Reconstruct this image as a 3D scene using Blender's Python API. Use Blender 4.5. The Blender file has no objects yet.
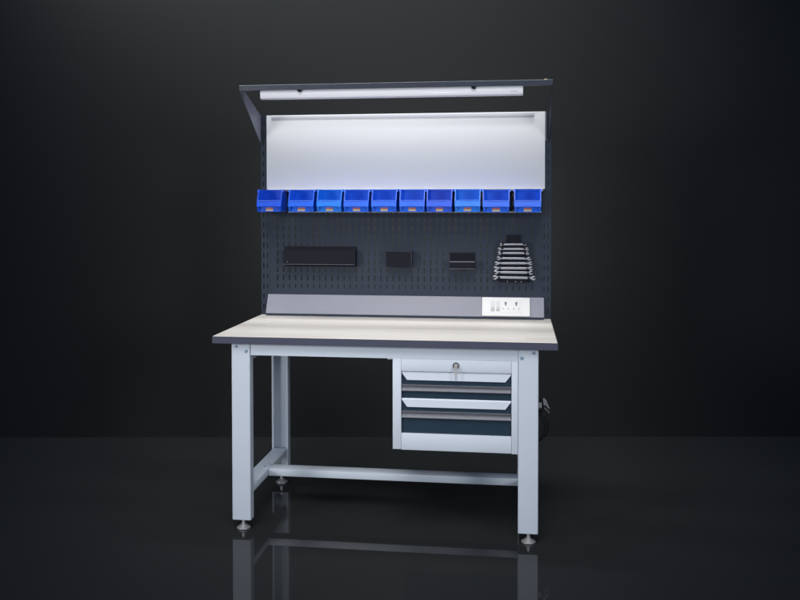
import bpy, bmesh, math, random
from mathutils import Vector, Matrix
random.seed(7)
S = bpy.context.scene
C = S.collection
R = math.radians

# ------------------------------------------------------------------ camera
yaw, pitch, roll = 0.1339537, -0.0248776, -0.001085
F = Vector((-math.sin(yaw)*math.cos(pitch), math.cos(yaw)*math.cos(pitch), math.sin(pitch)))
Rt = Vector((math.cos(yaw), math.sin(yaw), 0)); Up = Rt.cross(F)
R2 = Rt*math.cos(roll)+Up*math.sin(roll); U2 = -Rt*math.sin(roll)+Up*math.cos(roll)
cam_d = bpy.data.cameras.new('camera'); cam = bpy.data.objects.new('camera', cam_d); C.objects.link(cam)
m = Matrix.Identity(4)
for i in range(3):
    m[i][0] = R2[i]; m[i][1] = U2[i]; m[i][2] = -F[i]
m[0][3], m[1][3], m[2][3] = 1.32414989, -3.71172908, 1.45583224
cam.matrix_world = m
cam_d.sensor_width = 36; cam_d.lens = 36*878.1275/800
cam_d.shift_x = 2.5927/800; cam_d.shift_y = -76.4903/800
cam_d.clip_start = .05; cam_d.clip_end = 100
S.camera = cam

# ------------------------------------------------------------------ light
w = bpy.data.worlds.new('World'); S.world = w; w.use_nodes = True
w.node_tree.nodes['Background'].inputs[0].default_value = (.06, .42, 1, 1)
w.node_tree.nodes['Background'].inputs[1].default_value = .20

def area(name, loc, aim, sx, sy, power, col=(1, 1, 1), spread=180):
    d = bpy.data.lights.new(name, 'AREA'); d.shape = 'RECTANGLE'; d.size = sx; d.size_y = sy
    d.energy = power; d.color = col; d.spread = R(spread)
    o = bpy.data.objects.new(name, d); C.objects.link(o); o.location = loc
    o.rotation_euler = (Vector(aim)-Vector(loc)).to_track_quat('-Z', 'Y').to_euler()
    return o
area('key_softbox', (.80, -2.1, 3.8), (.75, -.05, .9), 2.4, 2.6, 18.5, (1, .97, .94), 50)
area('left_softbox', (-2.5, -3.3, 1.8), (.60, .3, .95), 1.1, 1.6, 8.8, (1, .99, .985), 44)
area('right_softbox', (4.0, -3.3, 1.8), (.90, .3, .95), 1.1, 1.6, 6.2, (1, .99, .985), 44)
area('camera_flash', (.62, -3.9, 1.75), (.75, .3, 1.2), .12, .12, 2.5, (1, 1, 1), 120)
area('wall_wash', (.25, .65, 3.8), (.35, 1.60, 2.1), 3.6, .2, 62, (.95, 1, 1), 120)
area('backdrop_lamp', (.75, .83, 1.30), (.75, 1.64, 1.25), 1.3, .8, 7.0, (1, .99, 1), 105)

S.view_settings.view_transform = 'Standard'; S.view_settings.look = 'None'
S.view_settings.exposure = 0; S.view_settings.gamma = 1
try:
    S.cycles.max_bounces = 8
except Exception: pass

# ------------------------------------------------------------------ materials
def mat(name, col, rough=.5, metal=0, spec=.5, noise=None, bump=None, coat=0, colvar=None):
    """colvar=(scale, amount, stretch xyz): soft mottling; bump=(scale, strength)"""
    mt = bpy.data.materials.new(name); mt.use_nodes = True
    nt = mt.node_tree; b = nt.nodes['Principled BSDF']
    b.inputs['Base Color'].default_value = (*col, 1); b.inputs['Roughness'].default_value = rough
    b.inputs['Metallic'].default_value = metal; b.inputs['Specular IOR Level'].default_value = spec
    b.inputs['Coat Weight'].default_value = coat
    b.inputs['Coat Roughness'].default_value = .12
    tc = nt.nodes.new('ShaderNodeTexCoord')
    if colvar:
        mp = nt.nodes.new('ShaderNodeMapping'); mp.inputs['Scale'].default_value = colvar[2]
        nt.links.new(tc.outputs['Object'], mp.inputs[0])
        n = nt.nodes.new('ShaderNodeTexNoise'); n.inputs['Scale'].default_value = colvar[0]; n.inputs['Detail'].default_value = 5
        nt.links.new(mp.outputs[0], n.inputs['Vector'])
        mx = nt.nodes.new('ShaderNodeMix'); mx.data_type = 'RGBA'
        a = colvar[1]
        mx.inputs['A'].default_value = (*[c*(1-a) for c in col], 1); mx.inputs['B'].default_value = (*[min(1, c*(1+a)) for c in col], 1)
        nt.links.new(n.outputs['Fac'], mx.inputs['Factor']); nt.links.new(mx.outputs['Result'], b.inputs['Base Color'])
        mr = nt.nodes.new('ShaderNodeMapRange'); mr.inputs['To Min'].default_value = max(.02, rough-.08); mr.inputs['To Max'].default_value = rough+.08
        nt.links.new(n.outputs['Fac'], mr.inputs['Value']); nt.links.new(mr.outputs[0], b.inputs['Roughness'])
    if bump:
        n2 = nt.nodes.new('ShaderNodeTexNoise'); n2.inputs['Scale'].default_value = bump[0]; n2.inputs['Detail'].default_value = 3
        nt.links.new(tc.outputs['Object'], n2.inputs['Vector'])
        bp = nt.nodes.new('ShaderNodeBump'); bp.inputs['Strength'].default_value = bump[1]; bp.inputs['Distance'].default_value = .001
        nt.links.new(n2.outputs['Fac'], bp.inputs['Height']); nt.links.new(bp.outputs[0], b.inputs['Normal'])
    return mt
U1 = (1, 1, 1)
M = {}
M['paint'] = mat('light grey powder coat', (.465, .515, .58), .5, spec=.25, bump=(900, .12), colvar=(6, .03, U1))
M['cab'] = mat('cabinet light grey powder coat', (.49, .535, .60), .5, spec=.25, bump=(900, .12), colvar=(6, .03, U1))
M['dark'] = mat('blue grey powder coat', (.027, .035, .051), .55, spec=.15, bump=(900, .15), colvar=(5, .10, U1))
M['edge'] = mat('grey edge banding', (.052, .057, .085), .55, spec=.2, colvar=(8, .05, U1))
M['hammer'] = mat('hammered dark enamel', (.040, .044, .062), .32, spec=.6, bump=(220, 1.0), coat=.8, colvar=(200, 1.0, U1))
M['brkt'] = mat('lit grey bracket', (.16, .16, .20), .4, bump=(700, .1))  # paler bracket tone, with the light on its face put into the colour
M['board'] = mat('white enamelled steel', (.70, .705, .72), .6, spec=.12, colvar=(3, .02, U1), bump=(500, .05))
M['boardlip'] = mat('pale grey folded steel', (.66, .66, .69), .6, spec=.12)
M['duct'] = mat('brushed grey trunking', (.235, .237, .275), .5, spec=.25, colvar=(14, .07, (.4, 1, 1)), bump=(700, .15))
M['rail'] = mat('zinc rail', (.55, .54, .50), .35, .6)
M['black'] = mat('satin black steel', (.007, .007, .013), .5, spec=.15, bump=(800, .1))
M['blackedge'] = mat('paler black edge', (.10, .10, .12), .3)  # paler edge strips; on the bent holder they paint its highlight line
M['white'] = mat('white socket plastic', (.68, .675, .66), .4, spec=.1)
M['white2'] = mat('off white switch plastic', (.40, .40, .39), .45, spec=.1)
M['white3'] = mat('pale rocker plastic', (.58, .58, .57), .4, spec=.1)
M['slot'] = mat('dark socket hole', (.12, .12, .12), .5)
M['tube'] = mat('opal lamp plastic', (.86, .865, .90), .3, coat=.5)
M['navy'] = mat('navy drawer paint', (.015, .030, .049), .5, spec=.2, bump=(900, .12), colvar=(5, .08, U1))
M['alu'] = mat('dull aluminium strip', (.120, .124, .145), .45, .1, spec=.3, bump=(350, .4), colvar=(160, .35, (.3, 1, 1)))
M['chrome'] = mat('nickel plate', (.62, .61, .60), .30, .75)
M['lock'] = mat('dull nickel lock', (.42, .41, .39), .35, .35)
M['wrench'] = mat('chrome vanadium', (.58, .58, .60), .33, .9, bump=(500, .15))
M['bolt'] = mat('zinc bolt', (.30, .42, .52), .35, .5)
M['rubber'] = mat('black cable rubber', (.004, .004, .007), .45)
M['plug'] = mat('pale plug metal', (.45, .45, .44), .35, .3)
M['keym'] = mat('dull silver key', (.42, .41, .40), .4, .3)
M['ring'] = mat('worn steel ring', (.16, .16, .17), .3, .6)
M['ink'] = mat('grey print', (.42, .43, .48), .5)

def wood():
    mt = bpy.data.materials.new('pale maple laminate'); mt.use_nodes = True
    nt = mt.node_tree; b = nt.nodes['Principled BSDF']; L = nt.links.new
    tc = nt.nodes.new('ShaderNodeTexCoord')
    br = nt.nodes.new('ShaderNodeTexBrick'); br.offset = .37; br.offset_frequency = 2
    br.inputs['Scale'].default_value = 1; br.inputs['Brick Width'].default_value = .62; br.inputs['Row Height'].default_value = .062
    br.inputs['Mortar Size'].default_value = .0006; br.inputs['Mortar Smooth'].default_value = .6
    br.inputs['Color1'].default_value = (.630, .578, .520, 1); br.inputs['Color2'].default_value = (.685, .643, .590, 1)
    br.inputs['Mortar'].default_value = (.55, .50, .44, 1)
    L(tc.outputs['Object'], br.inputs['Vector'])
    mp = nt.nodes.new('ShaderNodeMapping'); mp.inputs['Scale'].default_value = (1.2, 16, 1)
    L(tc.outputs['Object'], mp.inputs[0])
    n = nt.nodes.new('ShaderNodeTexNoise'); n.inputs['Scale'].default_value = 3.2; n.inputs['Detail'].default_value = 8; n.inputs['Roughness'].default_value = .62
    L(mp.outputs[0], n.inputs['Vector'])
    cr = nt.nodes.new('ShaderNodeValToRGB'); cr.color_ramp.elements[0].position = .32; cr.color_ramp.elements[0].color = (.92, .91, .895, 1)
    cr.color_ramp.elements[1].position = .68; cr.color_ramp.elements[1].color = (1.0, 1.0, 1.0, 1)
    L(n.outputs['Fac'], cr.inputs[0])
    mx = nt.nodes.new('ShaderNodeMix'); mx.data_type = 'RGBA'; mx.blend_type = 'MULTIPLY'; mx.inputs['Factor'].default_value = 1
    L(br.outputs['Color'], mx.inputs['A']); L(cr.outputs[0], mx.inputs['B']); L(mx.outputs['Result'], b.inputs['Base Color'])
    b.inputs['Roughness'].default_value = .45; b.inputs['Specular IOR Level'].default_value = .4
    return mt
M['wood'] = wood()

def bin_mat(name, col):
    mt = mat(name, col, .32, spec=.42, bump=(300, .08), colvar=(9, .06, U1)); return mt
M['bin_royal'] = bin_mat('royal blue polypropylene', (.003, .095, .62))
M['bin_deep'] = bin_mat('deep blue polypropylene', (.004, .070, .56))
M['bin_light'] = bin_mat('lighter blue polypropylene', (.003, .150, .66))

def sticker_mat():
    mt = bpy.data.materials.new('red and yellow sticker'); mt.use_nodes = True
    nt = mt.node_tree; b = nt.nodes['Principled BSDF']; L = nt.links.new
    tc = nt.nodes.new('ShaderNodeTexCoord'); sp = nt.nodes.new('ShaderNodeSeparateXYZ'); L(tc.outputs['Generated'], sp.inputs[0])
    cr = nt.nodes.new('ShaderNodeValToRGB'); cr.color_ramp.interpolation = 'CONSTANT'
    cr.color_ramp.elements[0].color = (.46, .34, .19, 1); cr.color_ramp.elements[1].position = .52; cr.color_ramp.elements[1].color = (.30, .07, .10, 1)
    L(sp.outputs['Z'], cr.inputs[0])
    mp = nt.nodes.new('ShaderNodeMapping'); mp.inputs['Scale'].default_value = (16, 1, 5); L(tc.outputs['Generated'], mp.inputs[0])
    v = nt.nodes.new('ShaderNodeTexVoronoi'); v.inputs['Scale'].default_value = 1; L(mp.outputs[0], v.inputs['Vector'])
    ra = nt.nodes.new('ShaderNodeMath'); ra.operation = 'LESS_THAN'; ra.inputs[1].default_value = .34; L(v.outputs['Distance'], ra.inputs[0])
    mx = nt.nodes.new('ShaderNodeMix'); mx.data_type = 'RGBA'; mx.inputs['B'].default_value = (.50, .40, .32, 1)
    L(ra.outputs[0], mx.inputs['Factor']); L(cr.outputs[0], mx.inputs['A']); L(mx.outputs['Result'], b.inputs['Base Color'])
    b.inputs['Roughness'].default_value = .4
    return mt
M['sticker'] = sticker_mat()
M['wall'] = mat('dark grey backdrop', (.0165, .0170, .0175), .85, spec=.1, colvar=(1.2, .06, U1))
M['floor'] = mat('polished dark floor', (.0190, .0204, .0212), .035, spec=.20, colvar=(2.2, .10, U1))
# keep the floor a clean mirror: no roughness variation
for l in list(M['floor'].node_tree.links):
    if l.to_socket.name == 'Roughness': M['floor'].node_tree.links.remove(l)

# ------------------------------------------------------------------ mesh helpers
def nb(): return bmesh.new()
def box(bm, x0, x1, y0, y1, z0, z1, bev=0, seg=2, mi=0):
    vs = [bm.verts.new((x, y, z)) for z in (z0, z1) for y in (y0, y1) for x in (x0, x1)]
    fs = [bm.faces.new([vs[i] for i in q]) for q in ((0, 2, 3, 1), (4, 5, 7, 6), (0, 1, 5, 4), (2, 6, 7, 3), (0, 4, 6, 2), (1, 3, 7, 5))]
    for f in fs: f.material_index = mi
    if bev:
        es = {e for f in fs for e in f.edges}
        bmesh.ops.bevel(bm, geom=list(es), offset=bev, segments=seg, affect='EDGES', profile=.5)
def prism(bm, pts, axis, a, b, mi=0, bev=0):
    """polygon extruded along axis; pts are the two other coords in xyz order"""
    def P(p, t):
        if axis == 'x': return (t, p[0], p[1])
        if axis == 'y': return (p[0], t, p[1])
        return (p[0], p[1], t)
    A = [bm.verts.new(P(p, a)) for p in pts]; B = [bm.verts.new(P(p, b)) for p in pts]
    n = len(pts); fs = [bm.faces.new(A), bm.faces.new(B[::-1])]
    for i in range(n): fs.append(bm.faces.new((A[i], B[i], B[(i+1) % n], A[(i+1) % n])))
    for f in fs: f.material_index = mi
    if bev:
        es = {e for f in fs[:2] for e in f.edges}
        bmesh.ops.bevel(bm, geom=list(es), offset=bev, segments=2, affect='EDGES', profile=.5)
def lathe(bm, prof, c, axis='z', n=40, mi=0):
    """prof [(r, t)] along the axis from c; closed at ends when r==0"""
    rings = []
    for r, t in prof:
        ring = []
        for k in range(n):
            a = 2*math.pi*k/n; u, v = r*math.cos(a), r*math.sin(a)
            p = (u, v, t) if axis == 'z' else ((u, t, v) if axis == 'y' else (t, u, v))
            ring.append(bm.verts.new((c[0]+p[0], c[1]+p[1], c[2]+p[2])))
            if r == 0: break
        rings.append(ring)
    for A, B in zip(rings, rings[1:]):
        for k in range(n):
            k2 = (k+1) % n
            if len(A) == 1 and len(B) == 1: continue
            if len(A) == 1: f = bm.faces.new((A[0], B[k], B[k2]))
            elif len(B) == 1: f = bm.faces.new((A[k], A[k2], B[0]))
            else: f = bm.faces.new((A[k], A[k2], B[k2], B[k]))
            f.material_index = mi
def tube(bm, pts, r, n=10):
    pts = [Vector(p) for p in pts]; out = []
    for i in range(len(pts)-1):          # catmull-rom smoothing
        p0 = pts[max(i-1, 0)]; p1 = pts[i]; p2 = pts[i+1]; p3 = pts[min(i+2, len(pts)-1)]
        for s in range(8):
            t = s/8
            out.append(.5*((2*p1)+(p2-p0)*t+(2*p0-5*p1+4*p2-p3)*t*t+(3*p1-p0-3*p2+p3)*t**3))
    out.append(pts[-1]); rings = []
    ref = Vector((0, 1, 0))
    for i, p in enumerate(out):
        d = (out[min(i+1, len(out)-1)]-out[max(i-1, 0)]).normalized()
        a = d.cross(ref)
        if a.length < 1e-3: a = d.cross(Vector((1, 0, 0)))
        a.normalize(); b = d.cross(a).normalized()
        rings.append([bm.verts.new(p+(a*math.cos(2*math.pi*k/n)+b*math.sin(2*math.pi*k/n))*r) for k in range(n)])
    for A, B in zip(rings, rings[1:]):
        for k in range(n): bm.faces.new((A[k], A[(k+1) % n], B[(k+1) % n], B[k]))
    bm.faces.new(rings[0]); bm.faces.new(rings[-1][::-1])

def wloc(o):
    v = Vector((0, 0, 0))
    while o: v += o.location; o = o.parent
    return v
def obj(name, bm, mats, parent=None, smooth=False, label=None):
    """links ONE mesh; vertices are given in the frame of the thing's root (world for static things)"""
    bmesh.ops.recalc_face_normals(bm, faces=bm.faces)
    xs = [v.co for v in bm.verts]
    lo = Vector([min(v[i] for v in xs) for i in range(3)]); hi = Vector([max(v[i] for v in xs) for i in range(3)])
    c = (lo+hi)/2
    if parent is None: c.z = lo.z
    for v in bm.verts: v.co -= c
    me = bpy.data.meshes.new(name); bm.to_mesh(me); bm.free()
    for mm in (mats if isinstance(mats, (list, tuple)) else [mats]): me.materials.append(mm)
    if smooth:
        me.shade_smooth()
        try: me.set_sharp_from_angle(angle=R(35))
        except Exception: pass
    o = bpy.data.objects.new(name, me); C.objects.link(o)
    o.location = c - (wloc(parent) if parent else Vector())
    if parent: o.parent = parent
    if label: o['label'] = label
    return o
def tag(o, label, cat, group=None):
    o['label'] = label; o['category'] = cat
    if group: o['group'] = group
    return o
def thing(name, label, cat, loc, group=None):
    o = bpy.data.objects.new(name, None); C.objects.link(o); o.location = loc; o.empty_display_size = .1
    return tag(o, label, cat, group)
def copy_thing(src):
    c = src.copy(); C.objects.link(c)
    for ch in src.children:
        d = ch.copy(); C.objects.link(d); d.parent = c
        for g in ch.children:
            e = g.copy(); C.objects.link(e); e.parent = d
    return c
def sheet(bm, x0, x1, z0, z1, y0, y1, rows):
    """steel sheet with real slots; rows = [(zc, h, [xc...], w)]"""
    z = z0
    for zc, h, cols, wd in sorted(rows):
        box(bm, x0, x1, y0, y1, z, zc-h/2); x = x0
        for xc in sorted(cols):
            box(bm, x, xc-wd/2, y0, y1, zc-h/2, zc+h/2); x = xc+wd/2
        box(bm, x, x1, y0, y1, zc-h/2, zc+h/2); z = zc+h/2
    box(bm, x0, x1, y0, y1, z, z1)
def frustum_ring(bm, x0, x1, z0, z1, y, d): pass

# ------------------------------------------------------------------ setting
fd = Vector((-math.sin(yaw), math.cos(yaw), 0)); rd = Vector((math.cos(yaw), math.sin(yaw), 0))
wc = Vector((.6175, 1.6411, 0))
bm = nb()
q = [wc-rd*9, wc+rd*9, wc+rd*9-fd*14, wc-rd*9-fd*14]
bm.faces.new([bm.verts.new((p.x, p.y, 0)) for p in q]); floor = obj('floor', bm, M['floor']); floor['kind'] = 'structure'
floor['label'] = 'glossy near-black studio floor'
bm = nb()
a, b_, c_, d_ = wc-rd*9, wc+rd*9, wc+rd*9+fd*.1, wc-rd*9+fd*.1
prism(bm, [(p.x, p.y) for p in (a, b_, c_, d_)], 'z', -.05, 6)
wall = obj('wall', bm, M['wall']); wall['kind'] = 'structure'; wall['label'] = 'plain dark grey backdrop wall'

# ------------------------------------------------------------------ workbench
W, D, H = 1.5, .7586, .8646
bench = thing('workbench', 'light grey steel workbench with wooden top, two hanging drawers and a dark slotted back panel', 'workbench', (.75, .38, 0))
def part(name, bm, m_, smooth=False, parent=None, label=None): return obj(name, bm, m_, parent or bench, smooth, label)

bm = nb(); box(bm, .0015, W-.0015, .0015, D, H-.0316, H, .001, 1, 0)
for f in bm.faces:
    f.material_index = 0
top = part('tabletop', bm, M['wood'])
bm = nb()
box(bm, 0, W, -.0008, .0013, H-.0318, H-.0008, .0006, 1); box(bm, -.0008, .0013, .0014, D, H-.0318, H-.0008); box(bm, W-.0013, W+.0008, .0014, D, H-.0318, H-.0008)
obj('edge_band', bm, M['edge'], top)

LW, LD = .0853, .045
def channel(x0, x1, y0, y1, open_back, t=.003, r=.006):
    """U profile in xy; open_back: web in front, mouth to the back"""
    def arc(cx, cy, a0, a1, rr): return [(cx+rr*math.cos(R(a0+(a1-a0)*k/4)), cy+rr*math.sin(R(a0+(a1-a0)*k/4))) for k in range(5)]
    pts = [(x0, y1)]
    pts += arc(x0+r, y0+r, 180, 270, r) + arc(x1-r, y0+r, 270, 360, r) + [(x1, y1)]
    pts += [(x1-.012, y1), (x1-.012, y1-t), (x1-t, y1-t)] + arc(x1-r, y0+r, 0, -90, r-t) + arc(x0+r, y0+r, 270, 180, r-t)
    pts += [(x0+t, y1-t), (x0+.012, y1-t), (x0+.012, y1)]
    if not open_back: pts = [(x, y0+y1-y) for x, y in pts]
    return pts
foot_prof = [(0, 0), (.028, 0), (.0310, .003), (.0305, .0065), (.026, .0090), (.0130, .0180), (.0100, .0205), (.0100, .0245), (.0075, .025), (.0075, .062), (0, .062)]
for x0 in (.0785, 1.4212-LW):
    for y0, front in ((.0243, True), (.6694, False)):
        bm = nb()
        if front: prism(bm, channel(x0, x0+LW, y0, y0+LD, True), 'z', .0447, H-.0322)
        else:
            # plain channel with its mouth to the front, no lips
            t = .003; x1 = x0+LW; y1 = y0+LD
            prism(bm, [(x0, y0), (x0+.010, y0), (x0+.010, y0+t), (x0+t, y0+t), (x0+t, y1-t), (x1-t, y1-t), (x1-t, y0+t), (x1-.010, y0+t), (x1-.010, y0), (x1, y0), (x1, y1), (x0, y1)], 'z', .0447, H-.0322)
        box(bm, x0+.0035, x0+LW-.0035, y0+.0035, y0+LD-.0035, .046, .05)
        leg = part('leg', bm, M['paint'])
        bm = nb(); lathe(bm, foot_prof, (x0+LW/2+.002, y0+.024, 0))
        obj('levelling_foot', bm, M['chrome'], leg, True)
bm = nb(); prism(bm, [(.030, .8328-.001), (.030, .779), (.048, .779), (.048, .8318)], 'x', .0785+LW+.0008, 1.4212-LW-.0008, bev=.0015)
part('apron_rail', bm, M['paint'], True)
bm = nb(); box(bm, .165, 1.335, .69, .71, .779, .8318, .002)
part('apron_rail', bm, M['paint'], True)
for x0 in (.0825, 1.342):
    bm = nb(); box(bm, x0, x0+.0765, .0705, .668, .752, .8318, .002); part('side_rail', bm, M['paint'], True)
    bm = nb(); box(bm, x0+.002, x0+.0745, .0705, .700, .150, .1835, .0025)
    part('side_stretcher', bm, M['paint'], True)
bm = nb(); box(bm, .159, 1.3405, .325, .400, .1500, .1840, .0025)
box(bm, .128, .159, .327, .398, .1838, .1858, .0008); box(bm, 1.3405, 1.372, .327, .398, .1838, .1858, .0008)
part('cross_stretcher', bm, M['paint'], True)
def bolt(x, y, z, axis, r=.0054):
    bm = nb()
    s = -1 if axis == 'y' else 1
    lathe(bm, [(r*1.35, 0), (r*1.35, .0012*s), (r, .0014*s), (r, .004*s), (r*.8, .005*s), (0, .005*s)], (x, y, z), axis, 12)
    part('bolt', bm, M['bolt'], False)
for x, z in ((.1003, .8189), (.1459, .7977), (1.3518, .7942), (1.4019, .8165)): bolt(x, .0241, z, 'y')
for x, y in ((.135, .345), (.148, .382)): bolt(x, y, .1857, 'z', .005)
# small clip under the apron beside the drawers
bm = nb(); box(bm, .775, .796, .034, .05, .7735, .7785, .001); part('clip', bm, M['paint'])

# back frame
for side in (0, 1):
    bm = nb()
    def sx(x): return x if side == 0 else W-x
    zs = []
    z = 1.3882
    while z > .90: zs.append(z); z -= .0535
    z = 1.3882+.0535
    while z < 1.90: zs.append(z); z += .0535
    cols = [sx(.0135), sx(.034)]
    xa, xb = sorted((sx(.002), sx(.0465)))
    sheet(bm, xa, xb, .78, 1.9081, .7606, .7626, [(q_, .026, cols, .0062) for q_ in zs])
    o0, o1 = sorted((sx(0), sx(.002))); box(bm, o0, o1, .7606, .80, .78, 1.9081)
    o0, o1 = sorted((sx(.0465), sx(.0485))); box(bm, o0, o1, .7606, .80, .78, 1.9081)
    part('upright', bm, M['dark'])
cols = [.0874+.03222*k for k in range(42)]
rows = []
for k in range(12):
    z = 1.0163+.0430*k; thin = k in (0, 8, 9, 10, 11)
    rows.append((z, .023 if thin else .029, cols, .0058 if thin else .0080))
bm = nb(); sheet(bm, .0492, 1.4508, .900, 1.5177, .7604, .7624, rows)
box(bm, .0492, 1.4508, .7624, .775, 1.5157, 1.5177)
part('pegboard', bm, M['dark'])
bm = nb()
box(bm, .0321, 1.4690, .7560, .7600, 1.5187, 1.9065, .0012)
wb = part('whiteboard', bm, M['board'], True)
bm = nb(); box(bm, .0605, 1.414, .7500, .7557, 1.8835, 1.9035, .001); obj('top_lip', bm, M['boardlip'], wb, True)
bm = nb(); box(bm, .040, 1.460, .7460, .7600, 1.5080, 1.5170, .001); box(bm, .150, 1.452, .7420, .7600, 1.4000, 1.4055, .001)
part('bin_rail', bm, M['rail'])

# power trunking
y_at = lambda z: .7106+(.7596-.7106)*(z-.877)/(.972-.877)
bm = nb(); prism(bm, [(.7106, .8775), (.757, .9715), (.7600, .9715), (.7600, .8775)], 'x', .0365, 1.4655, bev=.0012)
tr = part('power_trunking', bm, M['duct'], True)
bm = nb(); box(bm, .0375, 1.4645, .7110, .7598, .8652, .8770); obj('plinth', bm, M['dark'], tr)
# socket plate lies on the slope: local frame
nrm = Vector((0, -(.9715-.8775), (.757-.7106))).normalized(); sl = Vector((0, .757-.7106, .9715-.8775)).normalized()
org = Vector((1.276, (.7106+.757)/2, (.8775+.9715)/2))
def place(bm, off=0):
    for v in bm.verts:
        x, y, z = v.co
        v.co = org+Vector((x, 0, 0))+sl*z-nrm*(y-off) if False else org+Vector((x, 0, 0))+sl*z+nrm*(-y+off)
bm = nb(); box(bm, -.1195, .1195, -.009, -.0002, -.0505, .0485, .003, 3); place(bm)
sk = part('socket_plate', bm, M['white'], True)
bm = nb(); box(bm, -.080, .080, -.0105, -.0092, -.036, .036, .0008); place(bm); obj('socket_insert', bm, M['white'], sk, True)
def sub(name, x0, x1, z0, z1, m_, y0=-.0125, y1=-.0104, bev=.0004):
    bm = nb(); box(bm, x0, x1, y0, y1, z0, z1, bev, 1); place(bm); obj(name, bm, M[m_], sk)
for x in (-.0655, -.0395):
    sub('rocker_switch', x-.0095, x+.0095, -.012, .026, 'white3')
    sub('switch_mark', x-.005, x+.005, -.0085, -.0065, 'slot', -.0129, -.0124, 0)
    sub('switch_base', x-.0095, x+.0095, -.027, -.0135, 'white2', -.0115)
for x in (-.001, .052):
    bm = nb(); box(bm, x-.0055, x+.0055, -.0108, -.0104, .012, .023); box(bm, x-.0035, x+.0035, -.0108, -.0104, .003, .0118); place(bm); obj('earth_hole', bm, M['slot'], sk)
    for s in (-1, 1):
        bm = nb(); box(bm, x+s*.013-.0045, x+s*.013+.0045, -.0108, -.0104, -.016, -.0115)
        box(bm, x+s*.013-.0018, x+s*.013+.0018, -.0108, -.0104, -.0112, -.0075); place(bm); obj('pin_hole', bm, M['white2'], sk)

# lamp beam and brackets
bm = nb()
t = .003
prism(bm, [(.4075, 1.9935), (.4075, 2.0170), (.4095, 2.0187), (.478, 2.0187), (.480, 2.0170), (.480, 1.9985), (.4765, 1.9985), (.4765, 2.0150), (.4115, 2.0150), (.4115, 1.9970), (.440, 1.9970), (.440, 1.9935)], 'x', -.001, 1.4915)
part('lamp_beam', bm, M['hammer'])
for x in (-.0022, 1.4905):
    bm = nb()
    prism(bm, [(.412, 1.9934), (.474, 1.9934), (.4765, 1.9965), (.505, 1.9950), (.7606, 1.9065), (.7606, 1.765), (.7550, 1.765)], 'x', x, x+.0021)
    box(bm, x+(.0021 if x < 1 else -.010), x+(.012 if x < 1 else 0), .7575, .7598, 1.765, 1.905) if False else None
    part('bracket', bm, M['brkt'] if x < 1 else M['dark'])  # left one painted as lit, right one left dark
bm = nb(); box(bm, 1.470, 1.476, .7565, .7600, 1.76, 1.905, .001); part('bracket_flange', bm, M['brkt'])
bm = nb(); lathe(bm, [(.0001, 0), (.008, 0), (.008, .003), (.005, .005), (0, .005)], (1.462, .425, 2.0188), 'z', 14)
part('bolt', bm, mat('brass bolt', (.6, .48, .25), .35, .8))

# drawer cabinet and drawers
CX0, CX1, CZ0, CZ1, CY = .7985, 1.3345, .3800, .7785, .0290
bm = nb()
box(bm, CX0, .8355, CY, CY+.03, .3855, CZ1, .0012); box(bm, 1.3080, CX1, CY, CY+.03, .3815, CZ1, .0012)
box(bm, .8362, 1.3073, CY+.0003, CY+.03, .7255, CZ1-.0003, .0012); box(bm, .8362, 1.3073, CY+.0003, CY+.03, .3835, .4555, .0012)
box(bm, CX0+.0005, CX0+.003, CY+.03, .60, .3858, CZ1); box(bm, CX1-.003, CX1-.0005, CY+.03, .60, .3858, CZ1)
box(bm, CX0+.003, CX1-.003, CY+.03, .60, .3850, .3880); box(bm, CX0+.003, CX1-.003, .597, .60, .3880, CZ1)
cab = part('drawer_cabinet', bm, M['cab'], True)
def drawer(zt, zh, zg0, zg1, zb):
    """top, handle bottom, grip strip top/bottom, front bottom"""
    bm = nb(); x0, x1 = .8372, 1.3063; yf = CY+.010
    box(bm, x0, x1, yf, yf+.003, zb, zt)
    box(bm, x0+.008, x0+.011, yf+.003, .56, zb+.004, zt-.02); box(bm, x1-.011, x1-.008, yf+.003, .56, zb+.004, zt-.02); box(bm, x0+.011, x1-.011, yf+.003, .56, zb+.004, zb+.007)
    dr = part('drawer', bm, M['navy'])
    bm = nb()                                  # leaning pull with mitred ends
    y0 = yf-.0005
    A = [(x0+.0003, y0, zt), (x1-.0003, y0, zt), (x1-.0003, y0-.004, zt-.006), (x1-.024, y0-.0065, zh), (x0+.024, y0-.0065, zh), (x0+.0003, y0-.004, zt-.006)]
    v = [bm.verts.new(p) for p in A]
    bk = [bm.verts.new((p[0], p[1]+.0025, p[2]-(.0015 if i < 2 else 0))) for i, p in enumerate(A)]
    bm.faces.new((v[0], v[5], v[2], v[1])); bm.faces.new((v[5], v[4], v[3], v[2]))
    bm.faces.new((bk[0], bk[1], bk[2], bk[5])); bm.faces.new((bk[5], bk[2], bk[3], bk[4]))
    for i in range(6): bm.faces.new((v[i], bk[i], bk[(i+1) % 6], v[(i+1) % 6]))
    obj('drawer_pull', bm, M['cab'], dr)
    bm = nb()                                  # concave aluminium label strip
    pts = [(yf-.0004, zg0), (yf-.007, zg0-.0005), (yf-.0130, zg0-.0020), (yf-.0130, zg0-.0032)]
    for k in range(7):
        tt = k/6; pts.append((yf-.0015-.0095*tt**1.8, zg0-.004-(zg0-.004-zg1-.002)*tt))
    pts += [(yf-.011, zg1), (yf-.0004, zg1)]
    prism(bm, pts, 'x', x0+.001, x1-.001)
    obj('label_strip', bm, M['alu'], dr)
drawer(.7232, .6868, .6668, .6400, .6080)
drawer(.6070, .5700, .5525, .5235, .4562)
bm = nb(); lathe(bm, [(.0090, -.004), (0, -.0042)], (1.0723, CY+.0003, .7546), 'y', 28)
lathe(bm, [(.0090, 0), (.0090, -.004)], (1.0723, CY+.0003, .7546), 'y', 28)
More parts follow.
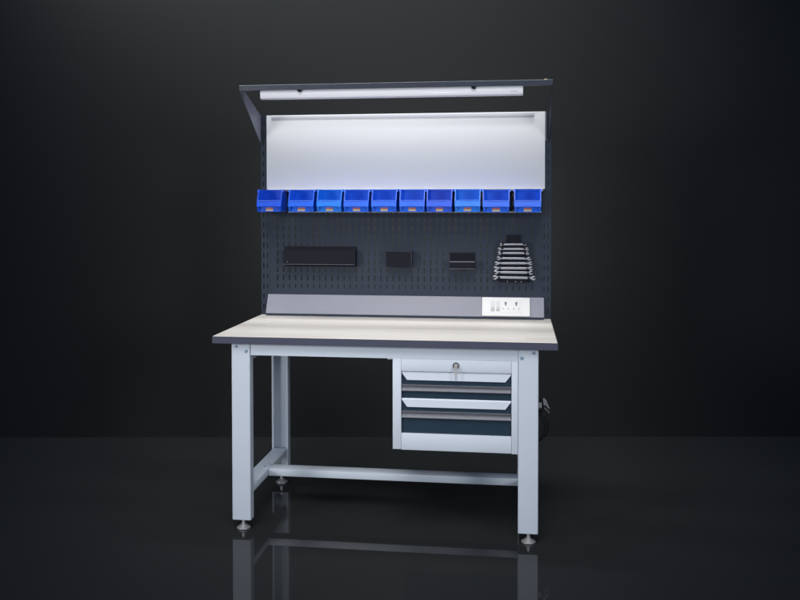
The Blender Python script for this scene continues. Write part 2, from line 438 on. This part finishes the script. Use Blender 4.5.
bmesh.ops.remove_doubles(bm, verts=bm.verts, dist=1e-5)
obj('lock', bm, M['lock'], cab, True)
bm = nb(); lathe(bm, [(.0140, 0), (.0140, -.003), (.0125, -.0055), (.0100, -.0055), (.0092, -.0042), (.0092, 0)], (1.0723, CY+.0003, .7546), 'y', 28)
obj('lock_ring', bm, M['ring'], cab, True)

# ------------------------------------------------------------------ key
key = thing('key', 'small silver key hanging from the lock above the drawers', 'key', (1.0723, CY-.006, .690))
bm = nb(); box(bm, 1.0693, 1.0753, CY-.0185, CY-.0045, .7510, .7570, .001); box(bm, 1.0655, 1.0790, CY-.0165, CY-.0145, .7350, .7500, .0009)
obj('bow', bm, M['keym'], key)
bm = nb(); prism(bm, [(1.0690, .7325), (1.0760, .7325), (1.0768, .7250), (1.0758, .7235), (1.0758, .697), (1.0735, .693), (1.0712, .695), (1.0712, .6955), (1.0700, .697), (1.0708, .699), (1.0700, .702), (1.0710, .705), (1.0706, .7235), (1.0696, .7250)], 'y', CY-.0222, CY-.0202)
obj('blade', bm, M['keym'], key)
bm = nb(); tube(bm, [(1.0725+.008*math.cos(a_), CY-.0175+.004*math.sin(a_), .7345+.006*math.sin(a_)) for a_ in [k*math.pi/4 for k in range(9)]], .0008, 6)
obj('key_ring', bm, M['keym'], key)

# ------------------------------------------------------------------ tube lamp
lamp = thing('tube_lamp', 'long white tube lamp clipped beneath the dark beam above the bench', 'lamp', (.727, .44, 1.949))
bm = nb()
pr = [(.455, 1.9930), (.420, 1.9930), (.4165, 1.985), (.4180, 1.9620), (.4200, 1.955), (.426, 1.9505), (.436, 1.949), (.446, 1.9505), (.452, 1.955), (.455, 1.962)]
prism(bm, pr, 'x', .0995, 1.3540); obj('diffuser', bm, M['tube'], lamp, True)
for x0, x1 in ((.0970, .0996), (1.3539, 1.3566)):
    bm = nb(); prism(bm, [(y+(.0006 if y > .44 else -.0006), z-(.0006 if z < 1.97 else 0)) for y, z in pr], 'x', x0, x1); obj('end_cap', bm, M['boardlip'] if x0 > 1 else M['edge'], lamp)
for x in (.296, 1.128):
    bm = nb(); box(bm, x-.010, x+.010, .409, .4158, 1.9845, 1.9932, .0008); box(bm, x-.002, x+.008, .4075, .4158, 1.9815, 1.9844); obj('clip', bm, M['black'], lamp)
bm = nb()
for k, wd in enumerate((.005, .004, .006, .003, .005)):
    box(bm, 1.300+k*.0062, 1.300+k*.0062+wd*.8, .4168, .41745, 1.9665, 1.9705)
obj('print_mark', bm, M['ink'], lamp)

# ------------------------------------------------------------------ storage bins
def make_bin():
    root = thing('storage_bin', '', 'storage bin', (0, 0, 0), 'blue storage bins hung in a row under the whiteboard')
    hw, dp, h, t = .0622, .137, .114, .0028
    bm = nb()
    prof = [(0, 0), (-dp+.016, 0), (-dp+.016, .0255), (-dp, .0275), (-dp+.009, .0565), (-dp+.011, .0585), (-dp+.034, .106), (-dp+.040, h), (0, h)]
    for s in (-1, 1):
        xa, xb = sorted((s*hw, s*(hw-t))); prism(bm, prof, 'x', xa, xb)
        xa, xb = sorted((s*hw, s*(hw+.0062)))                       # rolled rim on top and on the sloping edge
        prism(bm, [(0, h-.0045), (-dp+.044, h-.0045), (-dp+.038, h-.013), (-dp+.034, h-.0125), (-dp+.038, h), (0, h)], 'x', xa, xb)
        xa, xb = sorted((s*hw, s*(hw+.0018)))
        prism(bm, [(-dp+.034, h-.010), (-dp+.0285, h-.010), (-dp+.0085, .0590), (-dp-.0003, .0285), (-dp+.005, .0285), (-dp+.0135, .0570)], 'x', xa, xb)
        xa, xb = sorted((s*(hw-.0100), s*hw))
        prism(bm, [(-dp+.0155, .0005), (-dp+.0140, .0005), (-dp+.0005, .0270), (-dp+.0155, .0270)], 'x', xa, xb)
    box(bm, -hw+t, hw-t, -t, 0, 0, h)                                # back
    box(bm, -hw+t, hw-t, -t-.004, -t, h-.008, h)                     # rim of back
    box(bm, -hw+t, hw-t, -dp+.0165, -t, .0005, .0030)                # floor
    box(bm, -hw+t, hw-t, -dp+.0165, -dp+.0190, .0030, .0255)         # recessed foot
    prism(bm, [(-dp+.0192, .0260), (-dp+.0005, .0278), (-dp+.0092, .0565), (-dp+.0122, .0565), (-dp+.0036, .0300), (-dp+.0192, .0282)], 'x', -hw+t, hw-t)
    box(bm, -hw+t, hw-t, -dp+.0072, -dp+.0120, .0567, .0592, .0008, 1)   # lip bead
    yl = lambda z, e: -dp+.0005+.0087*(z-.0278)/.0287-e
    for (xa, xb, za, zb) in ((-.034, .034, .0330, .0336), (-.034, .034, .0520, .0526), (-.0345, -.0339, .0330, .0526), (.0339, .0345, .0330, .0526)):
        prism(bm, [(yl(za, .0010), za), (yl(zb, .0010), zb), (yl(zb, -.001), zb), (yl(za, -.001), za)], 'x', xa, xb)   # raised label frame
    obj('shell', bm, M['bin_royal'], root)
    bm = nb(); box(bm, -.0185, .0185, -dp+.0158, -dp+.0164, .0045, .0225); obj('sticker', bm, M['sticker'], root)
    return root
bx = [.0812, .2486, .3950, .5317, .6732, .8134, .9500, 1.0878, 1.2295, 1.3830]
kinds = ['bin_deep', 'bin_royal', 'bin_light', 'bin_royal', 'bin_royal', 'bin_royal', 'bin_deep', 'bin_light', 'bin_royal', 'bin_royal']
blabel = ['leftmost deep blue storage bin, standing out past the whiteboard edge',
          'second blue storage bin from the left, beside the deep blue end bin',
          'lighter blue storage bin, third from the left in the row',
          'blue storage bin just right of the left lighter blue bin',
          'fifth blue storage bin from the left, left one of the middle pair',
          'sixth blue storage bin from the left, right one of the middle pair',
          'deep blue storage bin just left of the right lighter blue bin',
          'lighter blue storage bin, third from the right in the row',
          'blue storage bin second from the right, with a gap on its right side',
          'rightmost blue storage bin, set apart above the wrench set']
bproto = make_bin(); variants = {}
for i, x in enumerate(bx):
    o = bproto if i == 0 else copy_thing(bproto)
    o.location = (x, .7455, 1.4045-.0015*(i > 7)+random.uniform(-.0006, .0006)); o['label'] = blabel[i]
    o.rotation_euler = (0, 0, R([1.2, .3, -.4, .5, -.2, .3, -.3, .4, -.5, -.6][i]))
    o.scale = (1.02, 1, 1) if i in (1, 8, 9) else (.985, 1, 1)
    for ch in o.children:
        if ch.name.startswith('shell'):
            if kinds[i] not in variants:
                me = bproto.children[0].data if False else ch.data.copy(); me.materials[0] = M[kinds[i]]; variants[kinds[i]] = me
            ch.data = variants[kinds[i]]

# ------------------------------------------------------------------ holders on the pegboard
g = 'black steel tool holders on the pegboard'
h1 = thing('tool_tray', 'long black steel tray hung on the left of the slotted panel', 'tool tray', (.318, .745, 1.127), g)
bm = nb(); box(bm, .125, .5105, .7560, .7590, 1.120, 1.2240, .0006); obj('back_plate', bm, M['black'], h1)
bm = nb(); box(bm, .128, .5100, .7130, .7150, 1.1300, 1.2050, .0006); box(bm, .128, .5100, .7150, .7558, 1.1280, 1.1300)
box(bm, .128, .1300, .7150, .7558, 1.1300, 1.2050); box(bm, .5080, .5100, .7150, .7558, 1.1300, 1.2050); obj('tray', bm, M['black'], h1)
bm = nb(); box(bm, .130, .5085, .7085, .7128, 1.1320, 1.1342, .0005); obj('lip', bm, M['blackedge'], h1)
bm = nb(); lathe(bm, [(.003, 0), (.003, -.0015), (0, -.002)], (.152, .7128, 1.146), 'y', 12); obj('rivet', bm, M['blackedge'], h1)

h2 = thing('tool_box_holder', 'plain black steel box hung in the middle of the slotted panel', 'tool holder', (.735, .74, 1.127), g)
bm = nb()
box(bm, .6700, .8005, .7080, .7100, 1.1270, 1.2035, .0008); box(bm, .6700, .6720, .7100, .7590, 1.1270, 1.2035); box(bm, .7985, .8005, .7100, .7590, 1.1270, 1.2035)
box(bm, .6720, .7985, .7100, .7590, 1.1270, 1.1290); box(bm, .6720, .7985, .7570, .7590, 1.1290, 1.2035)
obj('box_shell', bm, M['black'], h2)
bm = nb(); box(bm, .6705, .8000, .7076, .7092, 1.2028, 1.2040); box(bm, .7995, .8008, .7077, .7100, 1.1275, 1.2030); obj('pale_edge', bm, M['blackedge'], h2)  # paler strips along the top and right edges

h3 = thing('bent_tool_holder', 'small black holder with a shiny ledge across its middle, left of the wrench set', 'tool holder', (1.056, .745, 1.115), g)
bm = nb(); box(bm, .992, 1.1210, .7550, .7590, 1.1150, 1.1960, .0008); obj('back_plate', bm, M['black'], h3)
bm = nb(); prism(bm, [(.7549, 1.1560), (.7060, 1.1540), (.7040, 1.1530), (.7040, 1.1180), (.7065, 1.1180), (.7065, 1.1510), (.7549, 1.1530)], 'x', .993, 1.1205); obj('ledge', bm, M['black'], h3)
bm = nb(); box(bm, .9932, 1.1203, .7020, .7038, 1.1500, 1.1560, .0007); box(bm, .9932, 1.1203, .7025, .7038, 1.1165, 1.1190); obj('ledge_edge', bm, M['blackedge'], h3)  # highlight line along the ledge, put into the strip colour

# ------------------------------------------------------------------ wrench rack and wrenches
rk = thing('wrench_rack', 'black tapered plastic rack on the right of the slotted panel, full of wrenches', 'wrench rack', (1.318, .745, 1.045))
bm = nb(); prism(bm, [(1.2790, 1.2880), (1.3470, 1.2880), (1.3500, 1.2500), (1.3960, 1.0560), (1.3940, 1.0480), (1.2440, 1.0480), (1.2420, 1.0560), (1.2780, 1.2500)], 'y', .7510, .7590, bev=.001)
obj('back_plate', bm, M['black'], rk)
for s, pts in ((0, [(1.2565, 1.2520), (1.2660, 1.2520), (1.2450, 1.0560), (1.2330, 1.0560)]), (1, [(1.3600, 1.2520), (1.3690, 1.2520), (1.3975, 1.0560), (1.3850, 1.0560)])):
    bm = nb()
    (xt0, zt), (xt1, _), (xb1, zb), (xb0, _) = pts
    for k in range(9):
        z1 = zt-(zt-zb)*k/9; z0 = z1-(zt-zb)/9*.62
        f0 = (zt-z0)/(zt-zb); f1 = (zt-z1)/(zt-zb)
        prism(bm, [(xt0+(xb0-xt0)*f1, z1), (xt1+(xb1-xt1)*f1, z1), (xt1+(xb1-xt1)*f0, z0), (xt0+(xb0-xt0)*f0, z0)], 'y', .7200, .7509)
    prism(bm, pts, 'y', .7420, .7515)
    obj('comb', bm, M['black'], rk)
for x in (1.283, 1.324, 1.352):
    bm = nb(); lathe(bm, [(.0022, 0), (.0022, -.001), (0, -.0015)], (x, .7509, 1.0515), 'y', 10)
    obj('rivet', bm, M['plug'], rk)

def wrench_outline(L, hr, sw):
    """double open-ended wrench; jaws turned 15 degrees; xz outline centred on 0"""
    out = []
    for s in (1, -1):
        cx = s*(L/2-hr*.92); jaw = R(15); jw = hr*.40
        ring = []
        a0 = math.asin(jw/hr)
        # from shaft side round to the jaw, down the slot and back
        start = math.asin(min(.9, sw/hr))
        N = 9
        up = [(-math.pi+start)+(math.pi-start-a0+jaw*1)*k/N for k in range(N+1)]     # lower side going CCW to lower jaw tip
        ring += [(hr*math.cos(t_), hr*math.sin(t_)) for t_ in up]
        def rot(px, pz): return (px*math.cos(jaw)-pz*math.sin(jaw), px*math.sin(jaw)+pz*math.cos(jaw))
        ring += [rot(hr*.93, -jw*.98), rot(-hr*.05, -jw*.95), rot(-hr*.28, -jw*.5), rot(-hr*.28, jw*.5), rot(-hr*.05, jw*.95), rot(hr*.93, jw*.98)]
        dn = [(a0+jaw)+(math.pi-start-a0-jaw)*k/N for k in range(N+1)]
        ring += [(hr*math.cos(t_), hr*math.sin(t_)) for t_ in dn]
        out += [(cx+s*px, s*pz) for px, pz in ring]
    return out
wdat = [(1.2461, 1.3755, 1.2398), (1.2362, 1.3879, 1.2168), (1.2350, 1.3904, 1.1961), (1.2313, 1.3979, 1.1695), (1.2200, 1.4070, 1.1449), (1.2163, 1.4090, 1.1198), (1.2164, 1.4090, 1.0987), (1.2114, 1.4229, 1.0725)]
wl = ['smallest silver wrench at the top of the rack', 'second silver wrench from the top of the rack', 'third silver wrench from the top of the rack', 'fourth silver wrench down, the lower one of the upper half of the rack',
      'fifth silver wrench down, the first one below the middle of the rack', 'silver wrench third from the bottom of the rack', 'silver wrench second from the bottom of the rack', 'largest silver wrench at the bottom of the rack']
for i, (a, b, z) in enumerate(wdat):
    L = b-a; hr = .0070+.00055*i; sw = .0032+.00018*i
    bm = nb(); prism(bm, wrench_outline(L, hr, sw), 'y', -.0028-.0001*i, .0028+.0001*i, bev=.0007)
    o = obj('wrench', bm, M['wrench'], None, True)
    o.location = ((a+b)/2, .7260-.0002*i, z-hr*.9); o.rotation_euler = (0, R(.6*random.uniform(-1, 1)), 0)
    # put the origin back on the jaw line
    tag(o, wl[i], 'wrench', 'silver open-ended wrenches in the black rack')

# ------------------------------------------------------------------ power cable with plug
pc = thing('power_cable', 'coiled black power cable with a pale plug hanging behind the right front leg', 'cable', (1.44, .6, .29))
bm = nb()
tube(bm, [(1.415, .60, .60), (1.425, .60, .50), (1.440, .60, .480), (1.458, .60, .470), (1.455, .60, .440), (1.440, .60, .425), (1.452, .60, .405), (1.466, .60, .375), (1.462, .60, .33), (1.445, .60, .300), (1.420, .60, .285), (1.405, .60, .33), (1.410, .60, .42)], .0036)
tube(bm, [(1.430, .606, .46), (1.445, .606, .425), (1.470, .606, .400), (1.482, .606, .360), (1.474, .606, .320), (1.452, .606, .295), (1.425, .606, .278), (1.400, .606, .300), (1.400, .606, .40)], .0036)
tube(bm, [(1.433, .594, .40), (1.446, .592, .43), (1.462, .592, .460), (1.452, .594, .492), (1.434, .594, .488), (1.430, .594, .44)], .0042)
obj('cord', bm, M['rubber'], pc, True)
bm = nb(); prism(bm, [(1.456, .498), (1.466, .500), (1.475, .485), (1.484, .462), (1.489, .452), (1.483, .452), (1.474, .464), (1.468, .474), (1.464, .462), (1.460, .47)], 'y', .582, .600, bev=.001)
obj('plug_body', bm, M['plug'], pc)
for pts in ([(1.470, .470), (1.474, .474), (1.491, .452), (1.488, .449)], [(1.462, .452), (1.465, .457), (1.482, .441), (1.490, .430), (1.487, .427), (1.478, .438)]):
    bm = nb(); prism(bm, pts, 'y', .586, .592); obj('plug_pin', bm, M['chrome'], pc)
bm = nb(); box(bm, 1.434, 1.452, .586, .602, .452, .478, .003); obj('cable_tie_block', bm, M['plug'], pc)
